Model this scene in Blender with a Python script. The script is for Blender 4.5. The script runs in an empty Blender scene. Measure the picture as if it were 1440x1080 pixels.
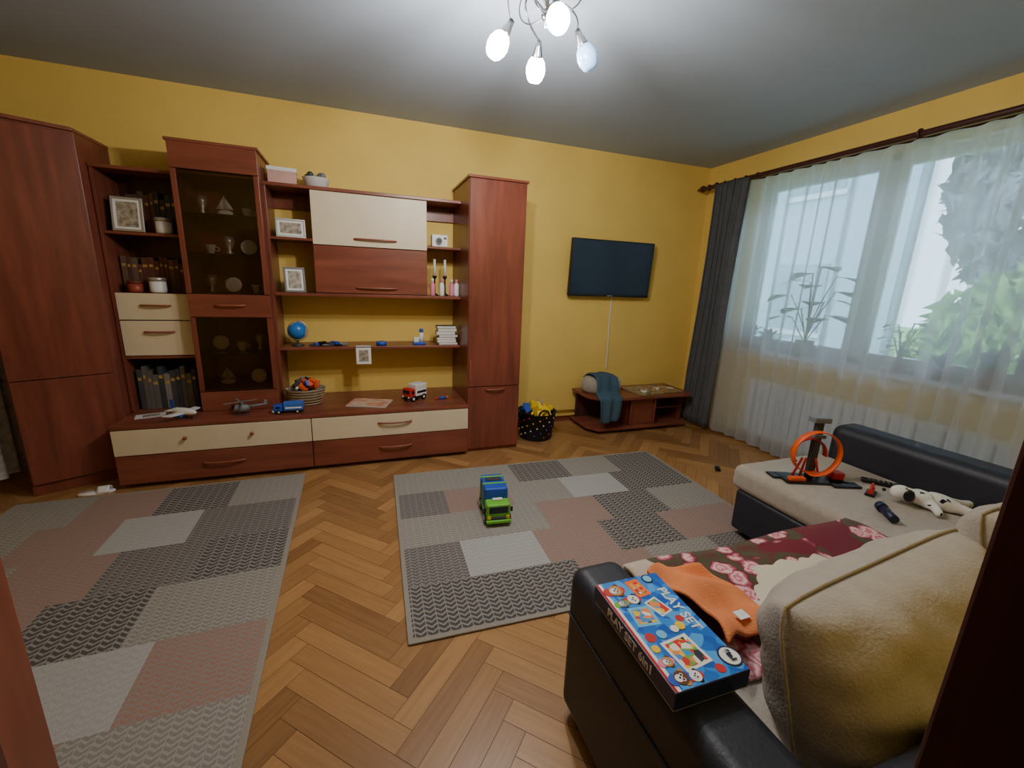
import bpy, bmesh, math, random
from mathutils import Vector, Matrix, Euler
random.seed(4)
S=bpy.context.scene
def lin(c):
    return tuple(((x/255)/12.92 if x/255<=0.04045 else ((x/255+0.055)/1.055)**2.4) for x in c)
# ---------------------------------------------------------------- materials
def mat(name,c,rough=0.5,metal=0.0,var=0.12,scale=8.0,bump=0.0,bscale=60,stretch=(1,1,1),emit=None,es=0,sheen=0,coat=0,c2=None,spec=0.5):
    m=bpy.data.materials.new(name);m.use_nodes=True;n=m.node_tree.nodes;l=m.node_tree.links
    b=n['Principled BSDF'];b.inputs['Roughness'].default_value=rough;b.inputs['Metallic'].default_value=metal
    b.inputs['Specular IOR Level'].default_value=spec
    if coat:b.inputs['Coat Weight'].default_value=coat;b.inputs['Coat Roughness'].default_value=.12
    if sheen:b.inputs['Sheen Weight'].default_value=sheen
    tc=n.new('ShaderNodeTexCoord');mp=n.new('ShaderNodeMapping');mp.inputs['Scale'].default_value=stretch
    l.new(tc.outputs['Object'],mp.inputs['Vector'])
    nz=n.new('ShaderNodeTexNoise');nz.inputs['Scale'].default_value=scale;nz.inputs['Detail'].default_value=5
    l.new(mp.outputs[0],nz.inputs['Vector'])
    r=n.new('ShaderNodeValToRGB');L=lin(c)
    if c2 is None:
        a=tuple(x*(1-var) for x in L);d=tuple(min(1,x*(1+var)) for x in L)
    else: a=L;d=lin(c2)
    r.color_ramp.elements[0].position=.3;r.color_ramp.elements[1].position=.7
    r.color_ramp.elements[0].color=(*a,1);r.color_ramp.elements[1].color=(*d,1)
    l.new(nz.outputs['Fac'],r.inputs[0]);l.new(r.outputs[0],b.inputs['Base Color'])
    if bump:
        n2=n.new('ShaderNodeTexNoise');n2.inputs['Scale'].default_value=bscale;n2.inputs['Detail'].default_value=3
        l.new(mp.outputs[0],n2.inputs['Vector'])
        bp=n.new('ShaderNodeBump');bp.inputs['Strength'].default_value=bump;bp.inputs['Distance'].default_value=.01
        l.new(n2.outputs['Fac'],bp.inputs['Height']);l.new(bp.outputs[0],b.inputs['Normal'])
    return m
M={}
M['wall']=mat('wall_yellow_paint',(240,206,110),.85,var=.04,scale=3,bump=.1,bscale=120)
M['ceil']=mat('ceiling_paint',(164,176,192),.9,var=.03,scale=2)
M['hall']=mat('hall_block_paint',(120,100,80),.9)
M['wood']=mat('mahogany_veneer',(108,56,42),.32,scale=2.2,c2=(138,74,56),stretch=(9,9,1),spec=.4)
M['woodh']=mat('mahogany_veneer_horizontal',(114,60,45),.32,scale=2.2,c2=(144,80,60),stretch=(1,9,9),spec=.4)
M['wooddk']=mat('mahogany_dark',(66,36,30),.4,scale=2.5,c2=(90,48,38),stretch=(9,9,1))
M['cream']=mat('cream_laminate',(222,206,176),.4,var=.03)
M['creamsh']=mat('pale_trim',(235,230,220),.5,var=.03)
M['handle']=mat('handle_wood',(142,80,56),.35)
M['black']=mat('black_leatherette',(38,40,50),.5,bump=.1,bscale=150)
M['blk']=mat('black_plastic',(18,18,20),.35)
M['fab']=mat('greige_upholstery',(172,162,150),.95,var=.07,scale=30,bump=.3,bscale=250,sheen=.3)
M['pillow']=mat('beige_corduroy',(170,162,150),1.0,var=.06,scale=20,bump=.3,bscale=140,stretch=(1,1,1),spec=.05)
M['metal']=mat('brushed_nickel',(170,170,172),.3,metal=1)
M['screen']=mat('tv_glass',(34,48,66),.15,var=.05)  # base colour lifted to stand in for the reflection on the screen
M['white']=mat('white_plastic',(232,232,230),.4,var=.02)
M['frame']=mat('window_pvc',(225,232,238),.35,var=.02)
M['drape']=mat('grey_drape',(88,90,94),.9,var=.1,scale=12,bump=.3,bscale=200)
M['rod']=mat('curtain_rod_wood',(70,34,30),.35)
def col(name,c,rough=.45,**k):
    if name not in M:M[name]=mat(name,c,rough,**k)
    return M[name]
red=col('toy_red',(196,40,34));blue=col('toy_blue',(34,84,190));green=col('toy_green',(110,190,50));yel=col('toy_yellow',(238,200,40));orange=col('toy_orange',(240,96,36));grey=col('toy_grey',(120,124,128));pink=col('pink_plastic',(226,130,160));dkgrey=col('dark_grey_plastic',(60,62,68));teal=col('slate_blue_cloth',(62,88,106),.95);navy=col('navy_plastic',(30,36,66))
def glass(name,tint,gl=.12):
    m=bpy.data.materials.new(name);m.use_nodes=True;n=m.node_tree.nodes;l=m.node_tree.links
    n.remove(n['Principled BSDF']);o=n['Material Output']
    t=n.new('ShaderNodeBsdfTransparent');t.inputs[0].default_value=(*tint,1)
    g=n.new('ShaderNodeBsdfGlossy');g.inputs['Roughness'].default_value=.03;g.inputs[0].default_value=(.9,.9,.9,1)
    f=n.new('ShaderNodeFresnel');f.inputs[0].default_value=1.45
    x=n.new('ShaderNodeMixShader');l.new(f.outputs[0],x.inputs[0]);l.new(t.outputs[0],x.inputs[1]);l.new(g.outputs[0],x.inputs[2]);l.new(x.outputs[0],o.inputs[0])
    return m
M['glass']=glass('clear_window_glass',(.95,.98,1));M['smoke']=glass('smoked_cabinet_glass',(.82,.78,.76))
def sheer():
    m=bpy.data.materials.new('sheer_voile');m.use_nodes=True;n=m.node_tree.nodes;l=m.node_tree.links
    n.remove(n['Principled BSDF']);o=n['Material Output']
    t=n.new('ShaderNodeBsdfTransparent');t.inputs[0].default_value=(.90,.96,1,1)
    d=n.new('ShaderNodeBsdfDiffuse');d.inputs[0].default_value=(.76,.82,.88,1)
    tr=n.new('ShaderNodeBsdfTranslucent');tr.inputs[0].default_value=(.80,.88,.98,1)
    a=n.new('ShaderNodeMixShader');a.inputs[0].default_value=.62;l.new(d.outputs[0],a.inputs[1]);l.new(tr.outputs[0],a.inputs[2])
    x=n.new('ShaderNodeMixShader')
    lw=n.new('ShaderNodeLayerWeight');lw.inputs[0].default_value=.5
    r=n.new('ShaderNodeMapRange');r.inputs['To Min'].default_value=.66;r.inputs['To Max'].default_value=1.0
    l.new(lw.outputs['Facing'],r.inputs['Value']);l.new(r.outputs[0],x.inputs[0])
    l.new(t.outputs[0],x.inputs[1]);l.new(a.outputs[0],x.inputs[2]);l.new(x.outputs[0],o.inputs[0])
    return m
M['sheer']=sheer()
# ---------------------------------------------------------------- helpers
def link(o,p=None):
    S.collection.objects.link(o)
    if p is not None:o.parent=p
    return o
def G(name,loc=(0,0,0),rz=0,rx=0,ry=0):
    e=bpy.data.objects.new(name,None);e.empty_display_size=.05;e.location=loc;e.rotation_euler=(rx,ry,rz);S.collection.objects.link(e);return e
def fin(bm,name,m,p,smooth=False,bev=0,seg=2,sub=0):
    me=bpy.data.meshes.new(name);bmesh.ops.recalc_face_normals(bm,faces=bm.faces);bm.to_mesh(me);bm.free()
    for q in (m if isinstance(m,(list,tuple)) else [m]):me.materials.append(q)
    o=bpy.data.objects.new(name,me);link(o,p)
    if bev:
        b=o.modifiers.new('b','BEVEL');b.width=bev;b.segments=seg;b.limit_method='ANGLE'
    if sub:
        s=o.modifiers.new('s','SUBSURF');s.levels=sub;s.render_levels=sub
    if smooth or bev>.006:
        for f in me.polygons:f.use_smooth=True
        if bev>.006:
            w=o.modifiers.new('w','WEIGHTED_NORMAL')
    return o
def B(p,name,x0,x1,y0,y1,z0,z1,m,bev=.002,seg=2,rot=None,sub=0):
    bm=bmesh.new()
    c=Vector(((x0+x1)/2,(y0+y1)/2,(z0+z1)/2));s=(abs(x1-x0),abs(y1-y0),abs(z1-z0))
    bmesh.ops.create_cube(bm,size=1)
    for v in bm.verts:
        v.co=Vector((v.co.x*s[0],v.co.y*s[1],v.co.z*s[2]))
        if rot:v.co=Euler(rot).to_matrix()@v.co
        v.co+=c
    return fin(bm,name,m,p,bev=bev,seg=seg,sub=sub)
def multi(p,name,boxes,m,bev=0):
    bm=bmesh.new()
    for (x0,x1,y0,y1,z0,z1,mi,*r) in boxes:
        t=Matrix.Translation(((x0+x1)/2,(y0+y1)/2,(z0+z1)/2))
        if r:t=t@Euler(r[0]).to_matrix().to_4x4()
        t=t@Matrix.Diagonal((abs(x1-x0),abs(y1-y0),abs(z1-z0),1))
        vs=bmesh.ops.create_cube(bm,size=1,matrix=t)['verts']
        for f in {f for v in vs for f in v.link_faces}:f.material_index=mi
    return fin(bm,name,m,p,bev=bev,seg=1)
def lathe(p,name,prof,m,loc=(0,0,0),rot=(0,0,0),seg=28,sc=(1,1,1),close=False):
    bm=bmesh.new();R=Euler(rot).to_matrix();rings=[]
    for r,z in prof:
        ring=[]
        for i in range(seg):
            a=2*math.pi*i/seg
            ring.append(bm.verts.new(R@Vector((r*math.cos(a)*sc[0],r*math.sin(a)*sc[1],z*sc[2]))+Vector(loc)))
        rings.append(ring)
    for a,b in zip(rings,rings[1:]):
        for i in range(seg):bm.faces.new((a[i],a[(i+1)%seg],b[(i+1)%seg],b[i]))
    if prof[0][0]>1e-4:bm.faces.new(rings[0][::-1])
    if not close and prof[-1][0]>1e-4:bm.faces.new(rings[-1])
    bmesh.ops.remove_doubles(bm,verts=bm.verts,dist=1e-5)
    return fin(bm,name,m,p,smooth=True)
def cyl(p,name,a,b,r,m,seg=16,r2=None):
    a=Vector(a);b=Vector(b);d=b-a;q=d.to_track_quat('Z','Y').to_euler()
    o=lathe(p,name,[(r,0),(r if r2 is None else r2,d.length)],m,a,q,seg)
    for f in o.data.polygons:
        if len(f.vertices)>4:f.use_smooth=False
    return o
def ball(p,name,c,r,m,sc=(1,1,1),rot=(0,0,0),seg=20):
    bm=bmesh.new();bmesh.ops.create_uvsphere(bm,u_segments=seg,v_segments=seg//2+2,radius=r)
    R=Euler(rot).to_matrix()
    for v in bm.verts:v.co=R@Vector((v.co.x*sc[0],v.co.y*sc[1],v.co.z*sc[2]))+Vector(c)
    return fin(bm,name,m,p,smooth=True)
def torus(p,name,c,R,r,m,rot=(0,0,0),a0=0,a1=2*math.pi,n=40,flat=1):
    pts=[Vector(c)+Euler(rot).to_matrix()@Vector((R*math.cos(a0+(a1-a0)*i/n),R*math.sin(a0+(a1-a0)*i/n),0)) for i in range(n+1)]
    return tube(p,name,pts,r,m)
def tube(p,name,pts,r,m,res=3):
    cu=bpy.data.curves.new(name,'CURVE');cu.dimensions='3D';cu.bevel_depth=r;cu.bevel_resolution=res;cu.use_fill_caps=True
    s=cu.splines.new('POLY');s.points.add(len(pts)-1)
    for i,q in enumerate(pts):s.points[i].co=(*q,1)
    s.use_smooth=True
    cu.materials.append(m)
    o=bpy.data.objects.new(name,cu);return link(o,p)
def surf(p,name,nu,nv,f,m,thick=0,sub=0):
    bm=bmesh.new();g=[[bm.verts.new(f(i/nu,j/nv)) for j in range(nv+1)] for i in range(nu+1)]
    for i in range(nu):
        for j in range(nv):bm.faces.new((g[i][j],g[i+1][j],g[i+1][j+1],g[i][j+1]))
    me=bpy.data.meshes.new(name);bm.to_mesh(me);bm.free();me.materials.append(m)
    for q in me.polygons:q.use_smooth=True
    o=bpy.data.objects.new(name,me);link(o,p)
    if thick:
        s=o.modifiers.new('t','SOLIDIFY');s.thickness=thick;s.offset=0
    if sub:
        s=o.modifiers.new('s','SUBSURF');s.levels=sub;s.render_levels=sub
    return o
def bez(P,n=16):
    out=[]
    for i in range(n+1):
        t=i/n;q=[Vector(x) for x in P]
        while len(q)>1:q=[q[k].lerp(q[k+1],t) for k in range(len(q)-1)]
        out.append(q[0])
    return out
def skin(p,name,verts,edges,m,sub=2):
    me=bpy.data.meshes.new(name);me.from_pydata([v[:3] for v in verts],edges,[]);me.materials.append(m)
    o=bpy.data.objects.new(name,me);link(o,p)
    o.modifiers.new('sk','SKIN')
    for i,v in enumerate(verts):
        me.skin_vertices[0].data[i].radius=(v[3],v[3])
    me.skin_vertices[0].data[0].use_root=True
    s=o.modifiers.new('s','SUBSURF');s.levels=sub;s.render_levels=sub
    o.modifiers['sk'].use_smooth_shade=True
    return o
def pillow(p,name,w,h,t,m,loc,rot,n=26,wr=.012,soft=0.0):
    R=Euler(rot).to_matrix();bm=bmesh.new()
    def out(u,v):
        q=1-.10*(abs(u)**3*abs(v)**3)
        return u*w/2*(1-.05*(1-v*v))*q,v*h/2*(1-.05*(1-u*u))*q
    def pt(u,v,s):
        e=max(0,(1-abs(u)**3.0))**.45*max(0,(1-abs(v)**3.0))**.45
        x,y=out(u,v)
        z=s*t/2*e+wr*e*math.sin(7*u+3*v*s)*math.cos(5*v+2*u)+.008*e*math.sin(16*u*v+s)+.004*e*math.sin(23*u+9*v)
        return R@Vector((x,y,z))+Vector(loc)
    for s in (1,-1):
        g=[[bm.verts.new(pt(-1+2*i/n,-1+2*j/n,s)) for j in range(n+1)] for i in range(n+1)]
        for i in range(n):
            for j in range(n):bm.faces.new((g[i][j],g[i+1][j],g[i+1][j+1],g[i][j+1]))
    bmesh.ops.remove_doubles(bm,verts=bm.verts,dist=1e-4)
    o=fin(bm,name,m,p,smooth=True,sub=1)
    ring=[R@Vector((*out(u,v),0))+Vector(loc) for u,v in [(-1+2*i/20,-1) for i in range(20)]+[(1,-1+2*i/20) for i in range(20)]+[(1-2*i/20,1) for i in range(20)]+[(-1,1-2*i/20) for i in range(21)]]
    tube(p,name+'_piping',ring,.004,m)
    return o
# ---------------------------------------------------------------- dimensions
XL,XR,YN,YB,H=-2.35,3.47,0.1,3.79,2.6
# ---------------------------------------------------------------- room
def slab(name,x0,x1,y0,y1,z0,z1,m):return B(None,name,x0,x1,y0,y1,z0,z1,m,bev=0)
slab('wall_back',XL-.1,XR+.3,YB,YB+.15,-.05,H+.1,M['wall'])
slab('wall_left',XL-.15,XL,-.1,YB,-.05,H+.1,M['wall'])
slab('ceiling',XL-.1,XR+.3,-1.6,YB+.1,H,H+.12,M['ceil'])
WY0,WY1,WZ0,WZ1=.30,3.22,.87,2.37
for a in [(-.1,YB,-.05,WZ0-.03),(-.1,YB,WZ1,H),(WY1,YB,WZ0-.03,WZ1),(-.1,WY0,WZ0-.03,WZ1)]:slab('wall_right',XR,XR+.3,*a,M['wall'])
for a in [(XL,-.50,0,H),(.40,XR,0,H),(-.50,.40,2.08,H)]:slab('wall_near',a[0],a[1],-.1,YN,a[2],a[3],M['wall'])
slab('hall_light_block',-1.2,-1.1,-1.6,-.1,0,H,M['hall']);slab('hall_light_block',1.1,1.2,-1.6,-.1,0,H,M['hall']);slab('hall_light_block',-1.2,1.2,-1.7,-1.6,0,H,M['hall'])  # unseen hall box, added to stop sky light leaking in through the doorway
dr=G('door_frame')
B(dr,'jamb_right',.365,.40,-.12,.12,0,2.08,M['wooddk'],.003);B(dr,'jamb_left',-.50,-.465,-.12,.12,0,2.08,M['wooddk'],.003);B(dr,'head',-.50,.40,-.12,.12,2.045,2.08,M['wooddk'],.003)
B(dr,'casing_right',.40,.46,.1,.115,0,2.14,M['wooddk'],.003);B(dr,'casing_left',-.56,-.50,.1,.115,0,2.14,M['wooddk'],.003)
dl=G('door_1',(-.47,.13,0),math.radians(99.3))
B(dl,'leaf',0,.72,-.02,.02,.01,2.03,M['wood'],.003)
B(dl,'panel',.12,.6,-.024,.024,.2,.9,M['wooddk'],.004);B(dl,'panel_top',.12,.6,-.024,.024,1.1,1.85,M['wooddk'],.004)
cyl(dl,'handle',(.66,.07,1.02),(.56,.07,1.02),.008,M['metal']);cyl(dl,'handle_stem',(.66,.07,1.02),(.66,0,1.02),.008,M['metal'])
# floor : herringbone planks
def parquet():
    m=bpy.data.materials.new('oak_parquet');m.use_nodes=True;n=m.node_tree.nodes;l=m.node_tree.links;b=n['Principled BSDF']
    uv=n.new('ShaderNodeUVMap');mp=n.new('ShaderNodeMapping');mp.inputs['Scale'].default_value=(2.5,40,1);l.new(uv.outputs[0],mp.inputs[0])
    nz=n.new('ShaderNodeTexNoise');nz.inputs['Scale'].default_value=1.6;nz.inputs['Detail'].default_value=6;l.new(mp.outputs[0],nz.inputs['Vector'])
    at=n.new('ShaderNodeAttribute');at.attribute_name='tone';at.attribute_type='GEOMETRY'
    r=n.new('ShaderNodeValToRGB');e=r.color_ramp.elements
    e[0].color=(*lin((122,80,44)),1);e[1].color=(*lin((190,142,88)),1);e[0].position=.1;e[1].position=.95
    ad=n.new('ShaderNodeMath');ad.operation='MULTIPLY_ADD';ad.inputs[1].default_value=.6
    l.new(nz.outputs['Fac'],ad.inputs[0])
    m2=n.new('ShaderNodeMath');m2.operation='MULTIPLY';m2.inputs[1].default_value=.55;l.new(at.outputs['Fac'],m2.inputs[0]);l.new(m2.outputs[0],ad.inputs[2])
    l.new(ad.outputs[0],r.inputs[0]);l.new(r.outputs[0],b.inputs['Base Color'])
    b.inputs['Roughness'].default_value=.36;b.inputs['Coat Weight'].default_value=.12
    return m
def build_floor():
    w=.08;n=6;L=n*w;g=.0008
    bm=bmesh.new();uvl=bm.loops.layers.uv.new('UVMap');tl=bm.faces.layers.float.new('tone')
    c=math.cos(math.pi/4)
    def plank(a0,b0,a1,b1,horiz):
        pts=[(a0+g,b0+g),(a1-g,b0+g),(a1-g,b1-g),(a0+g,b1-g)]
        W=[((a-b)*c+.1,(a+b)*c+.05) for a,b in pts]
        cx=sum(p[0] for p in W)/4;cy=sum(p[1] for p in W)/4
        if not(XL-.4<cx<XR+.4 and -1.7<cy<YB+.4):return
        f=bm.faces.new([bm.verts.new((x,y,0)) for x,y in W]);f[tl]=random.random()
        ox,oy=random.random()*9,random.random()*9
        for lp,(a,b) in zip(f.loops,pts):
            lp[uvl].uv=((a+ox,b+oy) if horiz else (b+ox,a+oy))
    for k in range(-90,140):
        for q in range(-12,13):
            x=k*w+q*L;y=k*w-q*L
            plank(x,y,x+L,y+w,True);plank(x+L,y-L+w,x+L+w,y+w,False)
    for co,no in (((XL,0,0),(-1,0,0)),((XR,0,0),(1,0,0)),((0,YB,0),(0,1,0)),((0,-1.6,0),(0,-1,0))):
        bmesh.ops.bisect_plane(bm,geom=bm.verts[:]+bm.edges[:]+bm.faces[:],plane_co=co,plane_no=no,clear_outer=True)
    me=bpy.data.meshes.new('floor_planks');bm.to_mesh(me);bm.free();me.materials.append(parquet())
    e=G('floor');o=bpy.data.objects.new('planks',me);link(o,e)
    B(e,'subfloor',XL-.1,XR+.1,-1.7,YB+.1,-.06,-.001,mat('gap_dark',(84,54,30),.8),bev=0)
build_floor()
M['pipe']=mat('yellow_painted_pipe',(214,184,96),.5)
pp=G('heating_pipes')
for z in (.07,.13):tube(pp,'pipe',[(1.3,YB-.03,z),(3.4,YB-.03,z)],.011,M['pipe'])
for x in (1.5,2.2,2.9):B(pp,'clip',x-.01,x+.01,YB-.045,YB-.001,.05,.15,M['pipe'])
B(None,'baseboard_back',1.25,XR,YB-.014,YB,0,.045,M['woodh']);B(None,'baseboard_right',XR-.014,XR,.1,YB-.02,0,.045,M['woodh'])
B(None,'baseboard_left',XL,XL+.014,.1,YB,0,.045,M['woodh'])
# ---------------------------------------------------------------- wall unit
W=M['wood'];WH=M['woodh']
wu=G('wall_unit')
def handle(p,name,cx,y,z,w=.16):
    bar=bez([(cx-w/2,y,z),(cx-w/2,y-.03,z),(cx,y-.032,z),(cx+w/2,y-.03,z),(cx+w/2,y,z)],14)
    o=tube(p,name,bar,.007,M['handle']);return o
YF=3.48
VF=3.38;BF=3.15;TF=3.20
bk=YB-.012
B(wu,'bench_top',-1.49,.79,BF,bk,.40,.425,WH,.003)
B(wu,'bench_carcass',-1.48,.78,BF+.022,bk,.03,.40,W)
B(wu,'bench_plinth',-1.46,.76,BF+.06,bk,.0,.03,M['wooddk'])
for x0,x1 in ((-1.485,-.357),(-.351,.785)):
    B(wu,'drawer_cream',x0,x1,BF,BF+.02,.228,.395,M['cream'],.003)
    B(wu,'drawer_brown',x0,x1,BF,BF+.02,.032,.222,WH,.003)
for x in (-1.1,-.72):
    lathe(wu,'knob',[(.006,0),(.006,.012),(.013,.018),(.012,.026),(0,.028)],M['handle'],(x,BF,.325),(math.pi/2,0,0),14)
handle(wu,'bench_handle',.22,BF,.33,.24);handle(wu,'bench_handle_low',.22,BF,.14,.24);handle(wu,'bench_handle_low2',-.9,BF,.14,.24)
t=.018
B(wu,'left_side',-1.50,-1.50+t,YF,bk,.425,1.99,W);B(wu,'left_top',-1.50,-1.06,YF-.01,bk,1.972,1.992,WH,.003)
B(wu,'left_back',-1.48,-1.06,bk-.006,bk,.425,1.98,M['wooddk'])
for z in (1.61,1.23,.81):B(wu,'left_shelf',-1.482,-1.06,YF+.005,bk-.006,z-t,z,WH)
B(wu,'left_drawer_1',-1.478,-1.066,YF-.004,YF+.014,1.055,1.228,M['cream'],.003);B(wu,'left_drawer_2',-1.478,-1.066,YF-.004,YF+.014,.815,1.048,M['cream'],.003)
B(wu,'left_drawer_body',-1.478,-1.066,YF+.014,bk-.01,.815,1.21,M['wooddk'])
handle(wu,'lh1',-1.27,YF-.004,1.15);handle(wu,'lh2',-1.27,YF-.004,.975)
vx0,vx1=-1.06,-.58
B(wu,'vit_left',vx0,vx0+t,VF+.02,bk,.425,2.15,W);B(wu,'vit_right',vx1-t,vx1,VF+.02,bk,.425,2.15,W)
B(wu,'vit_top',vx0-.012,vx1+.012,VF-.004,bk,2.15,2.168,WH,.003);B(wu,'vit_back',vx0+t,vx1-t,bk-.006,bk,.425,2.15,W)
B(wu,'vit_front_top',vx0,vx1,VF,VF+.02,2.0,2.15,WH);B(wu,'vit_front_low',vx0,vx1,VF,VF+.02,.427,.565,WH)
B(wu,'vit_drawer',vx0+.002,vx1-.002,VF,VF+.02,1.085,1.235,M['woodh'],.003);handle(wu,'vh',-.82,VF,1.165,.17)
for z0,z1,k in ((1.24,1.997,'u'),(.57,1.08,'l')):
    B(wu,'vit_stile_l'+k,vx0,vx0+.03,VF,VF+.02,z0,z1,W);B(wu,'vit_stile_r'+k,vx1-.03,vx1,VF,VF+.02,z0,z1,W)
    B(wu,'vit_glass'+k,vx0+.03,vx1-.03,VF+.008,VF+.012,z0,z1,M['smoke'],0)
for z in (.575,1.085,1.24,1.5,1.75,.83,1.99):
    gl=z in(1.5,1.75,.83)
    B(wu,'vit_shelf',vx0+t,vx1-t,VF+.03,bk-.006,z-.008,z,M['glass'] if gl else WH,0)
mx0,mx1=-.58,.79
B(wu,'mid_left',mx0,mx0+t,YF,bk,.425,1.98,W)
B(wu,'mid_top',mx0,mx1,YF-.01,bk,1.968,1.99,WH,.003)
B(wu,'mid_shelf_main',mx0+t,mx1,YF-.01,bk,1.235,1.257,WH,.003);B(wu,'mid_shelf_low',mx0+t,mx1,YF+.0,bk,.835,.855,WH,.003)
B(wu,'mid_shelf_l',mx0+t,-.29,YF,bk,1.622,1.638,WH);B(wu,'mid_shelf_r',.522,mx1,YF,bk,1.622,1.638,WH)
B(wu,'mid_box',-.29,.522,YF+.02,bk,1.257,1.968,W)
B(wu,'mid_door_cream',-.29,.522,YF-.002,YF+.018,1.603,1.965,M['cream'],.003);B(wu,'mid_door_brown',-.29,.522,YF-.002,YF+.018,1.262,1.597,WH,.003)
handle(wu,'mh1',.14,YF-.002,1.655,.3);handle(wu,'mh2',.14,YF-.002,1.305,.3)
B(wu,'mid_backrail',mx0+t,mx1,bk-.016,bk,1.86,1.968,W)
B(wu,'tall_body',.79,1.235,TF+.02,bk,.0,2.11,W);B(wu,'tall_top',.78,1.245,TF-.008,bk,2.11,2.128,WH,.003)
B(wu,'tall_door_up',.793,1.232,TF,TF+.019,.56,2.108,W,.003);B(wu,'tall_door_low',.793,1.232,TF,TF+.019,.03,.553,W,.003)
handle(wu,'th1',1.02,TF,.535,.16)
B(wu,'tall_handle_v',.80,.812,TF-.02,TF,.62,.78,M['handle'],.003)
def prism(p,name,poly,z0,z1,m,bev=.003):
    bm=bmesh.new();a=[bm.verts.new((x,y,z0)) for x,y in poly];b=[bm.verts.new((x,y,z1)) for x,y in poly];n=len(poly)
    bm.faces.new(a[::-1]);bm.faces.new(b)
    for i in range(n):bm.faces.new((a[i],a[(i+1)%n],b[(i+1)%n],b[i]))
    return fin(bm,name,m,p,bev=bev)
cw=G('corner_wardrobe')
prism(cw,'body',[(-1.505,bk),(-1.505,3.40),(-1.92,3.18),(-1.92,bk)],0,2.135,W)
prism(cw,'cornice',[(-1.503,bk),(-1.503,3.385),(-1.93,3.158),(-1.93,bk)],2.135,2.155,WH)
A=Vector((-1.52,3.385,0));D=Vector((-1.91,3.179,0));d=(D-A).normalized();nn=Vector((-d.y,d.x,0));
if nn.y>0:nn=-nn
for z0,z1,k in ((.08,.72,'door_low'),(.725,2.12,'door_up')):
    a=A;b=D
    prism(cw,k,[(a.x,a.y),(b.x,b.y),(b.x+nn.x*.018,b.y+nn.y*.018),(a.x+nn.x*.018,a.y+nn.y*.018)],z0,z1,W)
# ---------------------------------------------------------------- shelf contents
def books(name,x0,x1,y,z,hmin,hmax,cols,depth=.14,lean=0):
    ms=[col('book_%d_%d_%d'%c,c,.6) for c in cols];bx=[];x=x0
    gi=len(ms);ms=ms+[col('gilt_title',(190,150,80),.4)]
    while x<x1-.02:
        w=random.uniform(.022,.036);h=random.uniform(hmin,hmax);i=random.randrange(gi)
        bx.append((x,x+w-.0015,y,y+depth,z,z+h,i));bx.append((x+.004,x+w-.006,y-.001,y+.002,z+h*.72,z+h*.80,gi));x+=w
    return multi(None,name,bx,ms,.0015)
dk=[(84,56,46),(70,64,62),(108,82,62),(56,58,66),(96,52,42)]
books('book_row',-1.47,-1.08,YF+.12,1.611,.22,.27,dk);books('book_row',-1.47,-1.08,YF+.12,1.231,.18,.24,dk)
books('book_row',-1.46,-1.10,YF+.05,.426,.24,.31,[(70,70,76),(100,98,94),(54,58,70),(130,126,120)],.2)
M['photo']=mat('photo_print',(60,80,60),.4,scale=35,c2=(200,180,160))
M['silver']=mat('silver_frame',(190,185,175),.35,metal=.6)
def pframe(x,y,z,w,h,m,rz=0):
    g=G('photo_frame',(x,y,z),rz,rx=-.16)
    f=.014
    B(g,'top',-w/2,w/2,-.008,.008,h-f,h,m);B(g,'bottom',-w/2,w/2,-.008,.008,0,f,m);B(g,'side_l',-w/2,-w/2+f,-.008,.008,f,h-f,m);B(g,'side_r',w/2-f,w/2,-.008,.008,f,h-f,m)
    B(g,'mount',-w/2+f,w/2-f,-.002,.006,f,h-f,M['white'],0);B(g,'picture',-w/2+f*2,w/2-f*2,-.004,-.001,f*2,h-f*2,M['photo'],0)
    B(g,'stand',-.015,.015,.008,.05,.0,.006,m)
pframe(-1.355,YF+.02,1.612,.16,.21,M['silver'],.1)
pframe(-.43,YF+.04,1.639,.19,.13,M['silver'],.12);pframe(-.43,YF+.04,1.258,.14,.18,col('pewter',(110,105,100),.4),.2)
def jar(name,x,y,z,r,h,m,lid):
    g=G(name,(x,y,z));lathe(g,'body',[(r*.9,0),(r,.01),(r,h*.75)],m);lathe(g,'lid',[(r*1.05,h*.75),(r*1.05,h*.97),(r*.95,h)],lid)
jar('cream_tub',-1.18,YF+.055,1.612,.045,.10,M['white'],M['silver'])
jar('cream_tub',-1.26,YF+.055,1.232,.047,.10,M['white'],M['silver'])
jar('red_tin',-1.385,YF+.055,1.232,.04,.075,col('tin_red',(150,64,46)),col('tin_lid',(100,50,36)))
porc=col('porcelain',(220,216,205),.2)
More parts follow.
